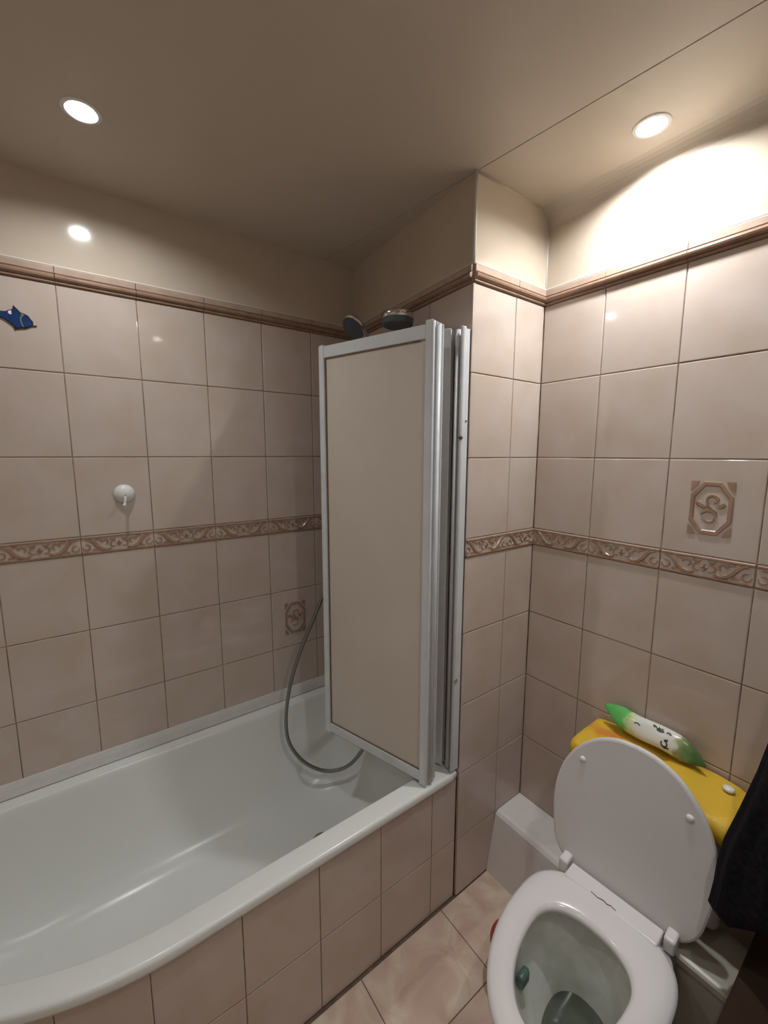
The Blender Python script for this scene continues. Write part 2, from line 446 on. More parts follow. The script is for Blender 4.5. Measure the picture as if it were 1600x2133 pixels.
# floor
bm = bmesh.new(); box(bm, (-1.85, -2.40, -0.10), (XD+0.1, 0.1, -0.0022))
floor = structure(obj('floor', bm, M['floorgrout']), 'floor of marbled beige tiles')
fx = [-1.76] + [-0.101-0.324*k for k in (5, 4, 3, 2, 1, 0)] + [0.223, XD-0.002]
fy = [-2.30, -1.932, -1.608, -1.284, -0.960, YC-0.001]
for x0, x1 in zip(fx, fx[1:]):
    for y0, y1 in zip(fy, fy[1:]):
        if x1-x0 < 0.02 or y1-y0 < 0.02: continue
        t = put_tile(floor, 'floor_tile', x0, x1, y0, y1, M['floor'], jit=False)
        t.matrix_basis = Matrix.Translation(((x0+x1)/2, (y0+y1)/2, 0)) @ Matrix.Rotation(-PI/2, 4, 'X')

# sloped boxed-in step along the toilet wall
bm = bmesh.new()
pf = [(0.133, 0.0), (0.1705, 0.196), (0.1745, 0.212), (0.183, 0.2215), (0.195, 0.225), (XD-0.0005, 0.225), (XD-0.0005, 0.0)]
loft(bm, [[(x, y, z) for x, z in pf] for y in (YC-0.0005, -1.60)], True, True, True); fix(bm)
structure(obj('trim_2', bm, M['step']), 'low white boxed step under the toilet wall')

# white sealing strip on the wall above the far bath rim
bm = bmesh.new()
pf = [(-0.0002, 0.538), (-0.004, 0.5375), (-0.009, 0.520), (-0.013, 0.4935), (-0.0002, 0.4935)]
loft(bm, [[(x, y, z) for y, z in pf] for x in (-1.755, XB0-0.01)], True, True, True); fix(bm)
structure(obj('trim_3', bm, M['sealant']), 'white sealing strip between tiles and bathtub')

# ------------------------------------------------------------------ bathtub
def near_off(x): return 0.72*max(0.0, -0.85-x)**2
def right_x(y): return XB0 + (XB1-XB0)*(y/YC)
def outline(n0, f0, l, r, rad, z, N=160):
    """n0,f0,l,r: insets at near, far, left, right edge"""
    x0, x1 = -1.752+l, -r; y0, y1 = -0.7375+n0, -0.0035-f0
    pts = []
    for (cx, cy, a0) in ((x1-rad, y1-rad, 0), (x0+rad, y1-rad, 90), (x0+rad, y0+rad, 180), (x1-rad, y0+rad, 270)):
        for k in range(13):
            a = math.radians(a0+90*k/12); pts.append((cx+rad*math.cos(a), cy+rad*math.sin(a)))
    # resample evenly by arc length
    P = [Vector((x, y)) for x, y in pts]; P.append(P[0]); L = [0]
    for a, b in zip(P, P[1:]): L.append(L[-1]+(b-a).length)
    out = []; j = 0
    for k in range(N):
        s = L[-1]*k/N
        while L[j+1] < s: j += 1
        q = P[j].lerp(P[j+1], (s-L[j])/max(1e-9, L[j+1]-L[j]))
        t = (y1-q.y)/(y1-y0)
        y = q.y + near_off(q.x)*t
        out.append((q.x + right_x(y)-0.0015, y, z))
    return out
bath = thing('bathtub', 'white enamel bathtub set against the tiled wall, its near side bowed at the left', 'bathtub', (-0.88, -0.37, 0))
bm = bmesh.new()
rings = [outline(0.012, 0.004, 0.004, 0.004, 0.02, 0.462), outline(0.001, 0.001, 0.001, 0.001, 0.02, 0.464), outline(0.0, 0.0, 0.0, 0.0, 0.02, 0.470),
         outline(0.0, 0.0, 0.0, 0.0, 0.02, 0.482), outline(0.003, 0.002, 0.002, 0.002, 0.022, 0.4885), outline(0.009, 0.006, 0.006, 0.006, 0.026, 0.4905),
         outline(0.012, 0.009, 0.012, 0.010, 0.03, 0.4903), outline(0.060, 0.046, 0.09, 0.062, 0.09, 0.4893), outline(0.0635, 0.0495, 0.096, 0.066, 0.095, 0.4880),
         outline(0.0660, 0.0520, 0.100, 0.069, 0.10, 0.4845), outline(0.0685, 0.0545, 0.105, 0.072, 0.105, 0.477), outline(0.0705, 0.0565, 0.11, 0.075, 0.11, 0.465), outline(0.0800, 0.066, 0.145, 0.086, 0.13, 0.40),
         outline(0.0980, 0.084, 0.20, 0.108, 0.15, 0.30), outline(0.118, 0.104, 0.26, 0.133, 0.16, 0.225), outline(0.142, 0.128, 0.31, 0.165, 0.165, 0.172),
         outline(0.172, 0.158, 0.36, 0.205, 0.16, 0.140), outline(0.210, 0.196, 0.42, 0.255, 0.14, 0.123), outline(0.250, 0.236, 0.48, 0.31, 0.11, 0.117), outline(0.290, 0.276, 0.55, 0.37, 0.07, 0.115)]
loft(bm, rings, True, False, True); fix(bm)
for f in bm.faces: f.normal_flip() if False else None
tub = obj('tub', bm, M['enamel'], bath, smooth=True)
bm = bmesh.new()
lathe(bm, (-0.36, -0.37, 0.1155), (0, 0, 1), [(0.036, 0.0), (0.036, 0.002), (0.032, 0.0032), (0.024, 0.0024), (0.022, 0.001), (0.0, 0.001)])
obj('drain', bm, M['chrome'], bath, smooth=True)
# ------------------------------------------------------------------ tiled bath panel
panel = thing('bath_panel', 'panel of beige tiles under the near rim of the bathtub', 'bath panel', (-0.9, YC, 0))
def py(x): return -0.7290 + near_off(x)*0.98
bm = bmesh.new()
px = [-0.034, -0.142, -0.346, -0.549, -0.753, -0.945, -1.109, -1.25, -1.39, -1.53, -1.66]
xs = px
front = [(x, py(x)+0.0026) for x in xs]; backp = [(x, py(x)+0.027) for x in xs]
loft(bm, [[(x, y, z) for x, y in front] + [(x, y, z) for x, y in reversed(backp)] for z in (0.0, 0.4595)], True, True, True); fix(bm)
obj('backing', bm, M['grout'], panel)
for x1, x0 in zip(px, px[1:]):
    a, b = Vector((x0, py(x0))), Vector((x1, py(x1)))
    wd = (b-a).length; ang = math.atan2(b.y-a.y, b.x-a.x)
    for z0, z1 in ((0.0, Z7), (Z7, 0.459)):
        me = tile_mesh(wd-GAP, z1-z0-GAP, M['tile'])
        wmx = Matrix.Translation(((a.x+b.x)/2, (a.y+b.y)/2, (z0+z1)/2)) @ Matrix.Rotation(ang, 4, 'Z')
        link('tile', me, panel, wm(panel).inverted() @ wmx)

# ------------------------------------------------------------------ folding shower screen
screen = thing('shower_screen', 'white framed folding shower screen with frosted beige panes on the bath rim', 'shower screen', (-0.178, -0.725, RIM))
ZB, ZT = 0.497, 1.902
def panel_box(p, q, s0, s1, d0, d1, z0, z1, bev=0.0015, bm=None, mat=0):
    """box in panel coordinates: s along p->q, d across (positive to the left of p->q)"""
    p, q = Vector((*p, 0)), Vector((*q, 0)); u = (q-p).normalized(); n = Vector((-u.y, u.x, 0))
    b2 = bmesh.new(); box(b2, (s0, d0, z0), (s1, d1, z1), bev, 1)
    Mx = Matrix(((u.x, n.x, 0, p.x), (u.y, n.y, 0, p.y), (0, 0, 1, 0), (0, 0, 0, 1)))
    b2.transform(Mx)
    if bm is None: return b2
    me = bpy.data.meshes.new('tmp'); b2.to_mesh(me); b2.free(); bm.from_mesh(me); bpy.data.meshes.remove(me)
    return bm
def stile(p, q, s_edge, s_in, th, z0, z1):
    """vertical profile with two ridges and a groove on its outer edge"""
    bm = bmesh.new(); sg = 1 if s_edge < s_in else -1; e = s_edge
    panel_box(p, q, min(e+sg*0.004, s_in), max(e+sg*0.004, s_in), -th/2, th/2, z0, z1, 0.002, bm)
    for d0, d1 in ((-th/2, -th/2+0.0045), (th/2-0.0045, th/2)):
        ex = e if abs(d0+d1) > 0.005 else e+sg*0.002
        panel_box(p, q, min(ex, e+sg*0.006), max(ex, e+sg*0.006), d0, d1, z0, z1-0.002, 0.0015, bm)
    return bm
def screen_panel(p, q, top, wide0, wide1, main=False):
    L = (Vector(q)-Vector(p)).length; th = 0.024
    obj('stile', stile(p, q, 0.0, wide0, th, ZB-0.004 if main else ZB, top+0.010), M['alu'], screen)
    obj('stile', stile(p, q, L, L-wide1, th, ZB, top+0.004), M['alu'], screen)
    obj('rail', panel_box(p, q, wide0-0.001, L-wide1+0.001, -0.010, 0.010, top-0.038, top), M['alu'], screen)
    obj('rail', panel_box(p, q, wide0-0.001, L-wide1+0.001, -0.010, 0.010, ZB+0.006, ZB+0.040), M['alu'], screen)
    obj('pane', panel_box(p, q, wide0-0.004, L-wide1+0.004, -0.0025, 0.0025, ZB+0.036, top-0.034, 0.0), M['pane'], screen)
    side = 1 if main else -1
    def gk(nm, m, *a): obj(nm, panel_box(p, q, *a, 0.0), m, screen)
    d0, d1 = (0.0028, 0.0056)
    for sd in ((1,) if main else (1, -1)):
        a, b = (d0, d1) if sd > 0 else (-d1, -d0)
        gk('gasket', M['gasket'], L-wide1-0.0035, L-wide1+0.001, a, b, ZB+0.040, top-0.038)
        gk('gasket', M['gasket'], wide0, L-wide1, a, b, ZB+0.040, ZB+0.0425)
        gk('gasket', M['rust'], wide0+0.02, L-wide1, a, b, top-0.0415, top-0.038)
H3, F3 = (-0.161, -0.7255), (-0.289, -0.297)
H2, K2 = (-0.136, -0.7225), (-0.236, -0.292)
W1, K1 = (-0.0575, -0.687), (-0.210, -0.285)
screen_panel(H3, F3, 1.896, 0.027, 0.024, main=True)
screen_panel(H2, K2, 1.893, 0.026, 0.026)
screen_panel(W1, K1, 1.898, 0.034, 0.026)
# hinge strips between the panels, bottom seal, wall channel
for a, b in ((H3, H2), (K2, K1)):
    bm = bmesh.new(); c = (Vector(a)+Vector(b))/2
    tube(bm, [(c.x, c.y, ZB+0.004), (c.x, c.y, 1.2), (c.x, c.y, 1.893)], 0.0065, 12); obj('hinge', bm, M['alu'], screen, smooth=True)
bm = panel_box(H3, F3, 0.03, 0.43, -0.003, 0.003, ZB-0.002, ZB+0.008, 0.001)
obj('bottom_seal', bm, M['rust'], screen)
bm = bmesh.new()
box(bm, (-0.050, -0.7325, RIM+0.008), (-0.029, -0.7285, 1.900), 0.001, 1)
box(bm, (-0.050, -0.706, RIM+0.008), (-0.029, -0.702, 1.900), 0.001, 1)
box(bm, (-0.034, -0.7325, RIM+0.008), (-0.029, -0.702, 1.900), 0.001, 1)
box(bm, (-0.0665, -0.7355, RIM+0.010), (-0.0625, -0.7265, 1.905), 0.0015, 1)
box(bm, (-0.0615, -0.7350, RIM+0.010), (-0.0495, -0.7265, 1.905), 0.0025, 2)
obj('wall_channel', bm, M['alu'], screen)
bm = bmesh.new()
tube(bm, [(-0.0555, -0.7075, RIM+0.010), (-0.0555, -0.7075, 1.2), (-0.0555, -0.7075, 1.900)], 0.0082, 16); obj('hinge', bm, M['alu'], screen, smooth=True)
bm = bmesh.new(); lathe(bm, (-0.0585, -0.7350, 0.822), (-0.2, -1, 0), [(0.0, 0.0), (0.0072, 0.0), (0.0072, 0.0015), (0.006, 0.003), (0.003, 0.004), (0.0, 0.0042)], 20)
obj('screw_cap', bm, M['chrome'], screen, smooth=True)
bm = bmesh.new(); lathe(bm, (-0.0640, -0.7335, 1.590), (-0.5, -1, 0), [(0.0, 0.0), (0.0055, 0.0), (0.0055, 0.008), (0.004, 0.0105), (0.0, 0.011)], 16)
obj('catch', bm, M['gasket'], screen, smooth=True)
bm = bmesh.new(); lathe(bm, (-0.040, -0.7325, 1.640), (-0.2, -1, 0), [(0.0, 0.0), (0.004, 0.0), (0.003, 0.0022), (0.0, 0.003)], 14)
obj('screw', bm, M['chrome'], screen, smooth=True)

# ------------------------------------------------------------------ shower over the bath (partly above the screen)
def bx(y): return right_x(y)
shower = thing('shower_set', 'chrome shower with hand spray and hose on the short end wall', 'shower', (-0.02, -0.37, 0.8))
ry = -0.37; rx = bx(ry)-0.052
bm = bmesh.new(); tube(bm, [(rx, ry, 0.78), (rx, ry, 1.4), (rx, ry, 1.93)], 0.010, 14); obj('riser_rail', bm, M['chrome'], shower, smooth=True)
for z in (0.98, 1.86):
    bm = bmesh.new(); tube(bm, [(rx, ry, z), (bx(ry)-0.002, ry, z)], [0.011, 0.013], 14); obj('rail_bracket', bm, M['chrome'], shower, smooth=True)
bm = bmesh.new()
box(bm, (rx-0.03, ry-0.022, 0.745), (bx(ry)-0.03, ry+0.022, 0.79), 0.012, 3)
tube(bm, [(rx, ry-0.13, 0.768), (rx, ry-0.12, 0.768), (rx, ry+0.12, 0.768), (rx, ry+0.13, 0.768)], [0.018, 0.022, 0.022, 0.018], 20)
for s in (-1, 1):
    tube(bm, [(rx, ry+s*0.075, 0.768), (bx(ry+s*0.075)-0.002, ry+s*0.075, 0.768)], [0.016, 0.028], 18)
    tube(bm, [(rx, ry+s*0.13, 0.768), (rx, ry+s*0.135, 0.768), (rx, ry+s*0.165, 0.768), (rx, ry+s*0.17, 0.768)], [0.012, 0.021, 0.021, 0.015], 12)
obj('mixer_valve', bm, M['chrome'], shower, smooth=False)
# fixed round rose near the top of the screen
c = Vector((-0.112, -0.490, 1.951))
bm = bmesh.new(); lathe(bm, c, (0.02, 0, 1), [(0.0, 0.018), (0.0505, 0.018), (0.0525, 0.020), (0.0525, 0.035), (0.0505, 0.0385), (0.044, 0.0405), (0.014, 0.041), (0.012, 0.048), (0.0, 0.048)], 40)
rose = obj('rose', bm, M['chrome'], shower, smooth=True)
bm = bmesh.new(); lathe(bm, c, (0.02, 0, 1), [(0.0, 0.0), (0.046, 0.0), (0.049, 0.003), (0.0515, 0.0179), (0.0, 0.0179)], 40); obj('spray_plate', bm, M['spray'], rose)
bm = bmesh.new(); tube(bm, smooth_path([c+Vector((0, 0, 0.040)), c+Vector((0.02, 0.03, 0.040)), (rx-0.01, ry-0.03, 1.968), (rx, ry, 1.93)], 6), 0.008, 12); obj('arm', bm, M['chrome'], shower, smooth=True)
# hand spray in its cradle
hc = Vector((-0.135, -0.258, 1.992)); ax = Vector((-0.75, -0.05, -0.75)).normalized()
bm = bmesh.new(); lathe(bm, hc, -ax, [(0.0, 0.0), (0.048, 0.0), (0.0515, 0.004), (0.050, 0.012), (0.042, 0.020), (0.026, 0.028), (0.014, 0.034), (0.0, 0.036)], 40)
hs = obj('hand_spray', bm, M['chrome'], shower, smooth=True)
bm = bmesh.new(); lathe(bm, hc+ax*0.0012, -ax, [(0.0, 0.0), (0.0455, 0.0), (0.0455, 0.002), (0.0, 0.002)], 40); obj('spray_plate', bm, M['spray'], hs)
hend = Vector((-0.085, -0.345, 1.80))
bm = bmesh.new(); tube(bm, smooth_path([hc-ax*0.022, hc-ax*0.034+Vector((0.012, -0.01, -0.03)), (-0.092, -0.325, 1.90), hend], 6), [0.013]*6+[0.012]*6+[0.0105]*7, 14); obj('handle', bm, M['chrome'], hs, smooth=True)
bm = bmesh.new(); tube(bm, [(-0.078, -0.348, 1.86), (rx, ry, 1.845)], [0.017, 0.016], 14); obj('cradle', bm, M['chrome'], shower, smooth=True)
hp = [(-0.085, -0.345, 1.80), (-0.088, -0.31, 1.66), (-0.125, -0.255, 1.45), (-0.18, -0.235, 1.24), (-0.228, -0.228, 1.09), (-0.26, -0.22, 0.998), (-0.282, -0.19, 0.91), (-0.322, -0.16, 0.79), (-0.357, -0.14, 0.671),
      (-0.379, -0.13, 0.561), (-0.388, -0.13, 0.46), (-0.379, -0.14, 0.378), (-0.339, -0.16, 0.302), (-0.284, -0.185, 0.252), (-0.23, -0.21, 0.232),
      (-0.18, -0.25, 0.254), (-0.143, -0.29, 0.318), (-0.10, -0.34, 0.45), (-0.072, -0.365, 0.60), (rx-0.012, ry, 0.752)]
bm = bmesh.new(); tube(bm, smooth_path(hp, 7), 0.0072, 12); obj('hose', bm, M['hose'], shower, smooth=True)

# ------------------------------------------------------------------ toilet
toilet = thing('toilet', 'white toilet with its lid up and seat down', 'toilet', (0.030, -1.215, 0), math.radians(4.0))
def egg(xc, back, front, hw, z, n=72, pb=2.3, pf=2.0, dy=0.0):
    out = []
    for k in range(n):
        t = 2*PI*k/n; c, s = math.cos(t), math.sin(t)
        p = pb if c > 0 else pf
        x = xc + (back if c > 0 else front)*math.copysign(abs(c)**(2/p), c)
        y = hw*math.copysign(abs(s)**(2/p), s) + dy
        out.append((x, y, z))
    return out
bm = bmesh.new()
loft(bm, [egg(-0.04, 0.13, 0.24, 0.105, 0.0, pb=3), egg(-0.04, 0.128, 0.235, 0.100, 0.02, pb=3), egg(-0.05, 0.12, 0.22, 0.092, 0.10, pb=3), egg(-0.07, 0.13, 0.24, 0.105, 0.19, pb=3),
          egg(-0.11, 0.155, 0.27, 0.140, 0.29, pb=2.6), egg(-0.14, 0.185, 0.275, 0.160, 0.355, pb=2.5), egg(-0.15, 0.20, 0.278, 0.166, 0.385, pb=2.5), egg(-0.15, 0.198, 0.274, 0.163, 0.396, pb=2.5), egg(-0.16, 0.19, 0.262, 0.154, 0.399, pb=2.5)], True, True, False)
fix(bm)
pan = obj('pan', bm, M['ceramic'], toilet, world=False, smooth=True)
bm = bmesh.new()
loft(bm, [egg(-0.16, 0.19, 0.262, 0.154, 0.399, pb=2.5), egg(-0.185, 0.11, 0.215, 0.122, 0.3985), egg(-0.185, 0.105, 0.208, 0.117, 0.392), egg(-0.185, 0.108, 0.21, 0.120, 0.372), egg(-0.185, 0.100, 0.195, 0.113, 0.33), egg(-0.18, 0.085, 0.165, 0.094, 0.27), egg(-0.17, 0.07, 0.12, 0.070, 0.21), egg(-0.16, 0.055, 0.085, 0.052, 0.165), egg(-0.155, 0.04, 0.05, 0.036, 0.135)], True, False, True)
for f in bm.faces: f.normal_flip()
obj('bowl', bm, M['bowl'], pan, world=False, smooth=True)
bm = bmesh.new()
loft(bm, [egg(-0.168, 0.066, 0.110, 0.065, 0.1995), egg(-0.168, 0.0665, 0.111, 0.0655, 0.2)], True, True, True); fix(bm)
obj('water', bm, M['water'], toilet, world=False)
bm = bmesh.new()
loft(bm, [egg(-0.16, 0.150, 0.275, 0.168, 0.403, pb=2.9), egg(-0.16, 0.156, 0.281, 0.173, 0.409, pb=2.9), egg(-0.16, 0.155, 0.280, 0.1725, 0.416, pb=2.9), egg(-0.16, 0.147, 0.271, 0.165, 0.4225, pb=2.8), egg(-0.165, 0.132, 0.252, 0.150, 0.4265, pb=2.5),
          egg(-0.178, 0.108, 0.225, 0.130, 0.4275, pb=2.2), egg(-0.186, 0.092, 0.203, 0.113, 0.4255), egg(-0.19, 0.085, 0.194, 0.106, 0.420), egg(-0.19, 0.083, 0.192, 0.1045, 0.412), egg(-0.19, 0.087, 0.196, 0.108, 0.404)], True)
fix(bm)
seat = obj('seat', bm, M['seat'], toilet, world=False, smooth=True)
bm = bmesh.new(); box(bm, (-0.038, -0.110, 0.400), (0.014, 0.110, 0.4275), 0.005, 3)
bar = obj('hinge_bar', bm, M['seat'], toilet, world=False, smooth=False)
bm = bmesh.new()
ribbon(bm, [(-0.030, 0.0), (-0.018, 0.003), (-0.010, -0.001), (0.0, 0.002), (0.012, -0.002), (0.030, 0.0005)], 0.0045, 0.0006, y0=0.0)
bm.transform(Matrix(((0, 0, 1, -0.030), (1, 0, 0, 0.012), (0, -1, 0, 0.4277), (0, 0, 0, 1))))
obj('scuff_mark', bm, M['scuff'], bar, world=False)
for s in (-1, 1):
    bm = bmesh.new(); box(bm, (-0.012, s*0.126-0.012, 0.400), (0.034, s*0.126+0.012, 0.438), 0.006, 3)
    obj('hinge', bm, M['seat'], toilet, world=False)
# lid, leaning back on the cistern
LT = [(-0.014, 0.124), (-0.004, 0.144), (0.014, 0.161), (0.04, 0.174), (0.08, 0.182), (0.13, 0.1885), (0.18, 0.1885), (0.23, 0.180), (0.27, 0.166), (0.31, 0.143), (0.345, 0.111), (0.368, 0.078), (0.382, 0.040), (0.386, 0.0)]
pl = smooth_path([(t, h, 0) for t, h in LT], 4)
half = [(p.y, p.x) for p in pl]
ol = half + [(-s, t) for s, t in reversed(half[:-1])]
def lid_ring(k, d, inset):
    c = (0.0, 0.19); out = []
    for s, t in ol:
        L = math.hypot(s-c[0], t-c[1]); f = (L-inset)/L
        out.append((d, c[0]+(s-c[0])*f, c[1]+(t-c[1])*f))
    return out
bm = bmesh.new()
loft(bm, [lid_ring(0, 0.0, 0.006), lid_ring(0, 0.0015, 0.0015), lid_ring(0, 0.005, 0.0), lid_ring(0, 0.013, 0.0), lid_ring(0, 0.018, 0.004), lid_ring(0, 0.022, 0.02)], True, True, True); fix(bm)
for v in bm.verts: pass
Lm = Matrix.Translation((0.020, 0, 0.424)) @ Matrix.Rotation(math.radians(8.5), 4, 'Y')
bm.transform(Lm)
lid = obj('lid', bm, M['lid'], toilet, world=False, smooth=False)
for s, t in ((0.123, 0.285), (-0.125, 0.285)):
    bm = bmesh.new(); lathe(bm, (0.0015, s, t), (-1, 0, 0), [(0.0, -0.001), (0.0085, -0.001), (0.0085, 0.003), (0.0065, 0.0065), (0.0, 0.0075)], 20); bm.transform(Lm)
    obj('bumper', bm, M['white_plastic'], lid, world=False, smooth=True)
# cistern (square to the wall)
bm = bmesh.new(); box(bm, (0.150, -1.396, 0.405), (0.312, -1.026, 0.690), 0.02, 4)
cist = obj('cistern', bm, M['ceramic'], toilet, smooth=True)
bm = bmesh.new(); lathe(bm, (0.270, -1.362, 0.7085), (0, 0, 1), [(0.0, 0.0), (0.0105, 0.0), (0.0125, 0.002), (0.0125, 0.0065), (0.0095, 0.0095), (0.0, 0.0105)], 20)
obj('flush_button', bm, M['white_plastic'], cist, smooth=True)

# yellow fabric cover drawn over the top of the cistern
bm = bmesh.new()
x0, x1, y0, y1, zb, zt = 0.135, 0.3165, -1.414, -1.010, 0.655, 0.704
nx, ny = 12, 26
def cover_ring(ins, z):
    pts = []
    a, b = x0+ins, y0+ins; c, d = x1-min(ins, 0.004), y1-ins; r = 0.028
    for (cx, cy, a0) in ((c-0.006, d-r, 0), (a+r, d-r, 90), (a+r, b+r, 180), (c-0.006, b+r, 270)):
        rr = 0.006 if a0 in () else r
        for k in range(7):
            an = math.radians(a0+90*k/6)
            px_ = cx+(0.006 if a0 in (0, 270) else r)*math.cos(an); py_ = cy+r*math.sin(an); pts.append((px_, py_))
    P = [Vector(p) for p in pts]; P.append(P[0]); L = [0]
    for p, q in zip(P, P[1:]): L.append(L[-1]+(q-p).length)
    out = []; j = 0
    for k in range(96):
        s = L[-1]*k/96
        while L[j+1] < s: j += 1
        q = P[j].lerp(P[j+1], (s-L[j])/max(1e-9, L[j+1]-L[j])); out.append((q.x, q.y, z))
    return out
rg = [cover_ring(0.010, zb+0.004), cover_ring(0.003, zb), cover_ring(-0.001, zb+0.006), cover_ring(0.0, zb+0.025), cover_ring(0.002, zt-0.012), cover_ring(0.008, zt-0.003), cover_ring(0.018, zt+0.001), cover_ring(0.034, zt+0.002), cover_ring(0.055, zt+0.002), cover_ring(0.078, zt+0.002)]
loft(bm, rg, True, False, True)
def wob(p):
    x, y, z = p
    k = math.sin(41*y+17*x)*0.0022 + math.sin(73*y-29*x+1.0)*0.0013 + math.sin(120*y+60*z)*0.0007
    top_ = max(0.0, min(1.0, (z-0.69)/0.012))
    fold = 0.0
    # a crease running from the back corner round the button, and a bulge in the middle
    d = (y+1.391) + max(0.0, 0.235-x)*0.9
    fold -= 0.012*math.exp(-(d/0.006)**2)*top_
    fold += 0.005*math.exp(-((d+0.014)/0.008)**2)*top_
    fold += 0.008*math.exp(-((y+1.27)/0.045)**2)*top_ * (1 if x < 0.27 else 0.4)
    fold -= 0.004*math.exp(-((y+1.215)/0.012)**2)*top_
    side = 1-top_
    return Vector((x - side*(abs(k)*1.2) if x < 0.2 else x, y + side*k*0.6, z+fold+k*0.5*top_ - side*abs(k)*0.8))
bmesh.ops.triangulate(bm, faces=[f for f in bm.faces if len(f.verts) > 4])
bmesh.ops.subdivide_edges(bm, edges=[e for e in bm.edges if e.calc_length() > 0.02], cuts=3, use_grid_fill=True)
for v in bm.verts: v.co = wob(v.co)
fix(bm)
cover = tag(obj('cistern_cover', bm, M['yellow'], smooth=True), 'crumpled yellow and orange fabric cover over the top of the toilet cistern', 'cover')

# pack of wet wipes on the cover, leaning on the tiles
N = NT('wipes_print'); tc = N.n('ShaderNodeTexCoord'); sx = N.n('ShaderNodeSeparateXYZ'); N.l(tc.outputs['Object'], sx.inputs[0])
nz = N.n('ShaderNodeTexNoise'); nz.inputs['Scale'].default_value = 38; nz.inputs['Detail'].default_value = 3; N.l(tc.outputs['Object'], nz.inputs['Vector'])
ad = N.n('ShaderNodeMath', operation='MULTIPLY_ADD'); ad.inputs[1].default_value = 0.05; N.l(nz.outputs['Fac'], ad.inputs[0]); N.l(sx.outputs['X'], ad.inputs[2])
mr = N.n('ShaderNodeMapRange'); mr.inputs['From Min'].default_value = -0.110; mr.inputs['From Max'].default_value = 0.160; N.l(ad.outputs[0], mr.inputs['Value'])
ra = N.n('ShaderNodeValToRGB'); cr = ra.color_ramp
cr.elements[0].position = 0.0; cr.elements[0].color = (0.10, 0.42, 0.10, 1)
cr.elements[1].position = 1.0; cr.elements[1].color = (0.05, 0.10, 0.03, 1)
for p_, c_ in ((0.26, (0.12, 0.45, 0.11)), (0.31, (0.55, 0.62, 0.30)), (0.38, (0.68, 0.68, 0.63)), (0.74, (0.70, 0.68, 0.63)), (0.78, (0.26, 0.30, 0.12)), (0.88, (0.08, 0.15, 0.045))):
    e = cr.elements.new(p_); e.color = (*c_, 1)
N.l(mr.outputs['Result'], ra.inputs['Fac']); N.l(ra.outputs['Color'], N.b.inputs['Base Color']); N.b.inputs['Roughness'].default_value = 0.22
wipes = thing('wet_wipes_pack', 'green and white plastic pack of wet wipes lying on the yellow cover', 'wipes', (0.275, -1.168, 0.709))
def pack_ring(s):
    L = 0.134; t = abs(s)/L
    wd = 0.031*(1-0.88*max(0, (t-0.58)/0.42)**1.4); th = 0.0185*max(0.04, (1-max(0, (t-0.25)/0.75)**2.0))
    pts = []
    for k in range(24):
        a = 2*PI*k/24; ca, sa = math.cos(a), math.sin(a)
        wr = 1+0.04*math.sin(60*s+3*a)
        sk = -0.017*math.copysign(max(0.0, (t-0.45)/0.55)**1.4, s)
        pts.append((s, sk + wd*wr*math.copysign(abs(ca)**0.8, ca), th*wr*math.copysign(abs(sa)**0.9, sa) + 0.004*max(0, (t-0.7)/0.3)*(1 if s < 0 else -1)))
    return pts
bm = bmesh.new(); loft(bm, [pack_ring(-0.134+0.268*k/40) for k in range(41)], True, True, True); fix(bm)
# local: length x, width y, thickness z -> lies along -Y, tilted up against the wall
Wm = Matrix.Translation((0.0105, -0.007, 0.0425)) @ Matrix.Rotation(-PI/2, 4, 'Z') @ Matrix.Rotation(math.radians(58), 4, 'X')
pk = obj('pack', bm, N.m, wipes, world=False, smooth=True); pk.matrix_basis = Wm
def stroke(pts, wd, zoff=0.0):
    b = bmesh.new(); R = []
    for i, (x, y) in enumerate(pts):
        a = Vector(pts[max(0, i-1)]); c_ = Vector(pts[min(len(pts)-1, i+1)]); d = (c_-a).normalized(); n_ = Vector((-d.y, d.x))
        ring = []
        for q in (Vector((x, y))+n_*wd/2, Vector((x, y))-n_*wd/2):
            t = abs(q.x)/0.134
            th = 0.0185*(1-max(0, (t-0.25)/0.75)**2.0); yy = min(0.98, abs(q.y)/0.031)
            ring.append((q.x, q.y, th*(1-yy**2.5)**0.45+0.0009))
        R.append(ring)
    loft(b, R, False)
    return b
for pts, wd in (([(0.006, 0.020), (0.013, 0.025), (0.021, 0.018), (0.032, 0.020)], 0.0085), ([(0.016, 0.016), (0.024, 0.014), (0.034, 0.017)], 0.004),
                (arc(0.042, -0.012, 0.008, 150, 430, 14, r1=0.006), 0.0034), ([(0.036, -0.018), (0.044, -0.022), (0.054, -0.019)], 0.0034), ([(0.040, -0.005), (0.048, 0.000)], 0.006),
                ([(0.040, 0.018), (0.046, 0.020), (0.051, 0.016)], 0.005), ([(-0.040, 0.004), (-0.032, 0.008), (-0.024, 0.004)], 0.003)):
    b = stroke(pts, wd)
    o = obj('print', b, M['ink'], pk, world=False)

# rim block inside the bowl
bm = bmesh.new(); box(bm, (-0.283, 0.078, 0.318), (-0.247, 0.096, 0.352), 0.007, 3)
bm.transform(Matrix.Translation((0.030, -1.215, 0)) @ Matrix.Rotation(math.radians(4.0), 4, 'Z'))
rb = tag(obj('rim_block', bm, M['teal'], smooth=True), 'small teal freshener block hanging inside the toilet bowl', 'freshener')

# red bowl on the floor beside the pan
bm = bmesh.new()
lathe(bm, (-0.058, -1.013, 0.0), (0, 0, 1), [(0.0, 0.0), (0.052, 0.0), (0.056, 0.004), (0.074, 0.118), (0.080, 0.124), (0.081, 0.130), (0.077, 0.131), (0.071, 0.122), (0.053, 0.008), (0.0, 0.006)], 40)
tag(obj('plastic_bowl', bm, M['red'], smooth=True), 'red plastic bowl on the floor, mostly hidden by the toilet seat', 'bowl')

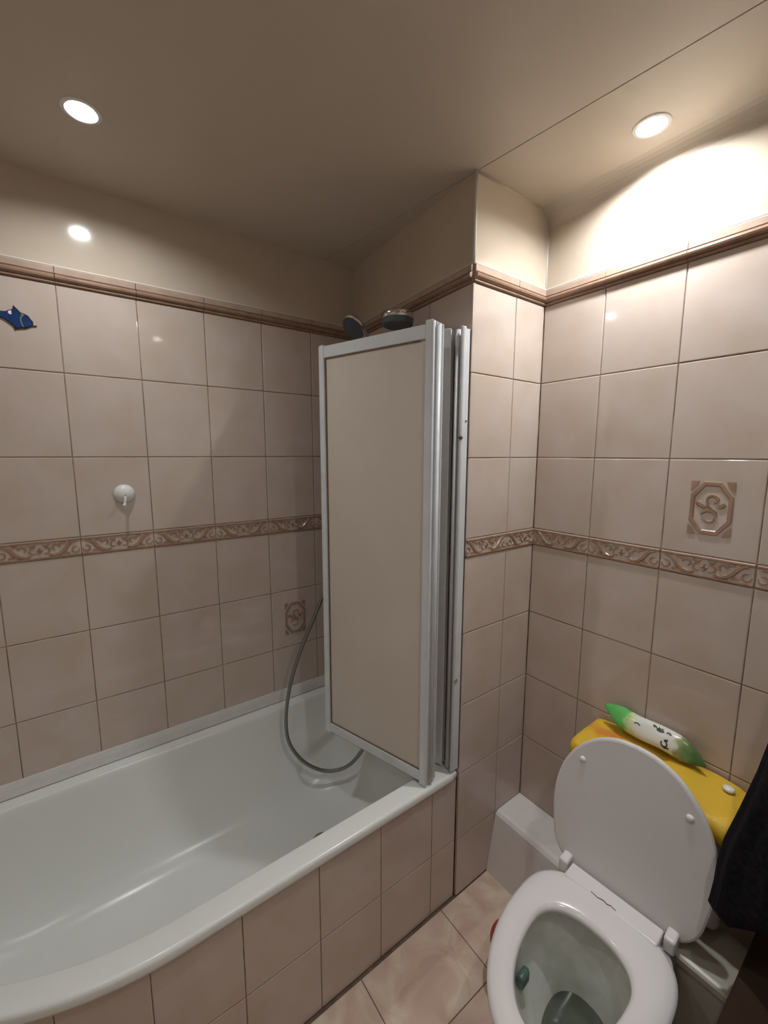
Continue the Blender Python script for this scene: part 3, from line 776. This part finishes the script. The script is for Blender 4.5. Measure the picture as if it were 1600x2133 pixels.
# slim bin beside the toilet
binr = thing('waste_bin', 'slim taupe plastic bin squeezed between toilet and dark cabinet', 'bin', (0.125, -1.40, 0))
def rrect(lo, hi, r, z, n=6):
    out = []
    for (cx, cy, a0) in ((hi[0]-r, hi[1]-r, 0), (lo[0]+r, hi[1]-r, 90), (lo[0]+r, lo[1]+r, 180), (hi[0]-r, lo[1]+r, 270)):
        for k in range(n+1):
            a = math.radians(a0+90*k/n); out.append((cx+r*math.cos(a), cy+r*math.sin(a), z))
    return out
def bring(e, z): return rrect((0.050+e, -1.4585+e), (0.205-e, -1.340-e), 0.02, z)
bm = bmesh.new(); loft(bm, [bring(0.016, 0.0), bring(0.014, 0.004), bring(0.002, 0.368), bring(0.002, 0.372)], True, True, True); fix(bm)
obj('body', bm, M['bin'], binr, smooth=False)
bm = bmesh.new(); loft(bm, [bring(0.0, 0.370), bring(-0.001, 0.374), bring(-0.001, 0.388), bring(0.003, 0.393), bring(0.010, 0.395), bring(0.03, 0.3985)], True, True, True); fix(bm)
obj('lid', bm, M['bin'], binr, smooth=False)

# low dark cabinet at the right
cab = thing('low_cabinet', 'low dark brown wooden cabinet at the right edge beside the bin', 'cabinet', (0.0, -1.75, 0))
bm = bmesh.new(); box(bm, (-0.33, -2.03, 0.06), (0.133, -1.475, 0.508), 0.002, 1); box(bm, (-0.31, -2.02, 0.0), (0.133, -1.49, 0.062)); obj('carcass', bm, M['wood'], cab)
bm = bmesh.new(); box(bm, (-0.36, -2.05, 0.510), (0.3165, -1.4665, 0.532), 0.004, 2); obj('top', bm, M['wood'], cab)
for y0_, y1_ in ((-2.025, -1.755), (-1.75, -1.48)):
    bm = bmesh.new(); box(bm, (-0.350, y0_, 0.07), (-0.331, y1_, 0.503), 0.003, 2); d_ = obj('door', bm, M['wood'], cab)
    bm = bmesh.new(); yk = y1_-0.03 if y0_ < -2 else y0_+0.03
    lathe(bm, (-0.350, yk, 0.33), (-1, 0, 0), [(0.0, 0.0), (0.006, 0.0), (0.005, 0.012), (0.012, 0.018), (0.012, 0.024), (0.0, 0.028)], 18); obj('knob', bm, M['chrome'], d_, smooth=True)

# black garment hanging from a hook on the toilet wall, its hem on the cabinet
garment = thing('black_garment', 'black cloth garment hanging at the right edge beside the cistern', 'garment', (0.05, -1.53, 0.53))
GY = [(0.545, -1.432), (0.556, -1.412), (0.572, -1.400), (0.613, -1.405), (0.711, -1.408), (0.78, -1.421), (0.883, -1.443), (1.013, -1.459), (1.25, -1.485), (1.86, -1.56)]
def gyl(z):
    for (z0, a), (z1, b) in zip(GY, GY[1:]):
        if z <= z1: return a+(b-a)*max(0.0, z-z0)/(z1-z0)
    return GY[-1][1]
def gring(z):
    t = (z-0.545)/(1.86-0.545)
    cx = 0.055 if z < 0.9 else 0.055 + 0.225*((z-0.9)/0.96)**1.2      # leans back to the hook at the top
    yl = gyl(z); yr = -1.610-0.005*t
    cy = (yl+yr)/2; ry_ = (yl-yr)/2; rx_ = 0.062*(1-t)**0.5+0.014
    pts = []
    for k in range(64):
        a = 2*PI*k/64
        fo = 1 + 0.05*math.sin(9*a+3*t) + 0.025*math.sin(17*a-5*t+1.3)
        x_, y_ = cx+rx_*fo*math.cos(a), cy+ry_*fo*math.sin(a)
        hem = max(0.0, 1-(z-0.545)/0.40)
        pts.append((x_, y_, z + hem*(max(0.0, 0.06-x_)*0.9 + max(0.0, -1.435-y_)*0.75)))
    return pts
bm = bmesh.new(); zs = [0.545, 0.550, 0.558, 0.572, 0.59, 0.63, 0.68, 0.74, 0.82, 0.92, 1.02, 1.12, 1.24, 1.36, 1.48, 1.60, 1.70, 1.78, 1.83, 1.86]
loft(bm, [gring(z) for z in zs], True, True, True); fix(bm)
for v in bm.verts: v.co.x = min(v.co.x, XD-0.016)
obj('cloth', bm, M['black'], garment, smooth=True)
bm = bmesh.new(); tube(bm, smooth_path([(XD, -1.585, 1.90), (XD-0.03, -1.585, 1.885), (XD-0.045, -1.585, 1.868), (XD-0.048, -1.585, 1.90)], 5), 0.005, 10)
tag(obj('wall_hook', bm, M['chrome'], smooth=True), 'chrome wall hook holding the black garment above the cabinet', 'hook')

# ------------------------------------------------------------------ small things on the bath wall
hook = thing('suction_hook', 'round white plastic suction hook on the bath wall tiles', 'hook', (-0.867, 0.0, 1.408))
bm = bmesh.new(); lathe(bm, (-0.867, -0.0005, 1.411), (0, -1, 0), [(0.0, 0.0), (0.0295, 0.0), (0.0305, 0.002), (0.029, 0.006), (0.025, 0.012), (0.017, 0.018), (0.008, 0.021), (0.0, 0.0215)], 36)
obj('cup', bm, M['white_plastic'], hook, smooth=True)
bm = bmesh.new(); tube(bm, smooth_path([(-0.866, -0.020, 1.404), (-0.867, -0.024, 1.392), (-0.869, -0.025, 1.380), (-0.871, -0.034, 1.3735), (-0.872, -0.041, 1.379)], 5), [0.0042]*21, 12)
obj('peg', bm, M['white_plastic'], hook, smooth=True)
bm = bmesh.new(); lathe(bm, (-0.8655, -0.0212, 1.4065), (0, -1, 0), [(0.0, 0.0), (0.0025, 0.0), (0.0018, 0.001), (0.0, 0.001)], 12); obj('pin', bm, M['scuff'], hook)

# blue fish ornament, outline measured on the wall (x, z)
def fpx(u, v):      # crop pixels -> wall
    return (-1.0465 + (u-880)*0.0000842, 1.9035 - (v-1045)*0.0000868)
FO = [(0, 722), (110, 708), (195, 655), (285, 615), (318, 488), (400, 575), (490, 680), (580, 705), (680, 748), (730, 840), (795, 925), (790, 1000), (782, 1050), (700, 1095), (570, 1165), (440, 1180), (305, 1230), (270, 1130), (150, 1030), (60, 960), (0, 930),
      (-120, 905), (-260, 935), (-400, 1060), (-430, 1010), (-370, 820), (-440, 640), (-410, 590), (-270, 690), (-130, 730)]
fish = thing('fish_ornament', 'dark blue fish ornament on the bath wall, cut by the left edge', 'ornament', (-1.10, 0.0, 1.90))
def fprism(pts, y0, y1):
    b = bmesh.new(); prism(b, [(fpx(*p)[0], y0, fpx(*p)[1]) for p in pts], (0, y1-y0, 0)); return fix(b)
obj('body', fprism(FO, -0.0005, -0.004), M['fishblack'], fish)
def inset(pts, c, f): return [(c[0]+(x-c[0])*f, c[1]+(y-c[1])*f) for x, y in pts]
FI = [(-90, 745), (0, 745), (120, 730), (205, 680), (300, 630), (335, 560), (400, 620), (480, 710), (570, 735), (655, 772), (700, 855), (762, 935), (758, 1035), (690, 1068), (560, 1135), (440, 1150), (325, 1190), (295, 1110), (165, 1005), (70, 935), (0, 908), (-90, 890)]
obj('scales', fprism(FI, -0.0039, -0.0052), M['fishblue'], fish)
TF = [(-110, 745), (-110, 885), (-250, 910), (-380, 1010), (-345, 820), (-400, 650), (-270, 715)]
obj('tail', fprism(TF, -0.0039, -0.0050), M['fishblue'], fish)
obj('patch', fprism([(165, 735), (190, 690), (235, 665), (262, 680), (255, 730), (262, 780), (225, 790), (185, 775)], -0.005, -0.0062), M['fishwhite'], fish)
obj('stripe', fprism([(500, 712), (590, 745), (530, 800), (490, 870), (490, 950), (510, 1040), (545, 1120), (520, 1140), (480, 1060), (455, 950), (460, 850), (500, 780)], -0.005, -0.0060), M['fishgrey'], fish)
obj('lip', fprism([(770, 1040), (872, 1022), (885, 1040), (800, 1068)], -0.0005, -0.0035), M['fishblack'], fish)

# ------------------------------------------------------------------ ceiling lamps
LL = ['round recessed lamp in the ceiling over the bathtub', 'round recessed lamp in the ceiling above the toilet, close to the tiled wall', 'round recessed lamp in the ceiling out of the picture, over the free floor', 'added fill lamp in the ceiling, unseen, near the foot of the bathtub']
for k, (lx, ly, rad) in enumerate(LAMPS):
    lt = thing('ceiling_light', LL[k], 'lamp', (lx, ly, CEIL))
    bm = bmesh.new()
    R1, R0, d = 0.0410, 0.0300, 0.010
    zz = CEIL - (0.0008 if lx > 0 else 0.0)
    lathe_p = [(R1, 0.0), (R1, -0.0010), (R1-0.002, -0.0022), (R0+0.002, -0.0024), (R0, -0.001), (R0-0.0005, d), (R0-0.001, d+0.004), (0.0, d+0.004)]
    bm = bmesh.new(); loft(bm, [[(lx+max(r, 1e-5)*math.cos(2*PI*i/48), ly+max(r, 1e-5)*math.sin(2*PI*i/48), zz+h) for i in range(48)] for r, h in lathe_p], True)
    obj('trim_ring', bm, M['white_plastic'], lt, smooth=False)
    m = emitter('lamp_lens_glow', LAMP_COLOR, rad)
    bm = bmesh.new(); lathe(bm, (lx, ly, zz+d), (0, 0, 1), [(0.0, -0.002), (0.019, -0.0015), (0.024, 0.0), (0.024, 0.002), (0.0, 0.002)], 40); fix(bm)
    obj('lens', bm, m, lt)
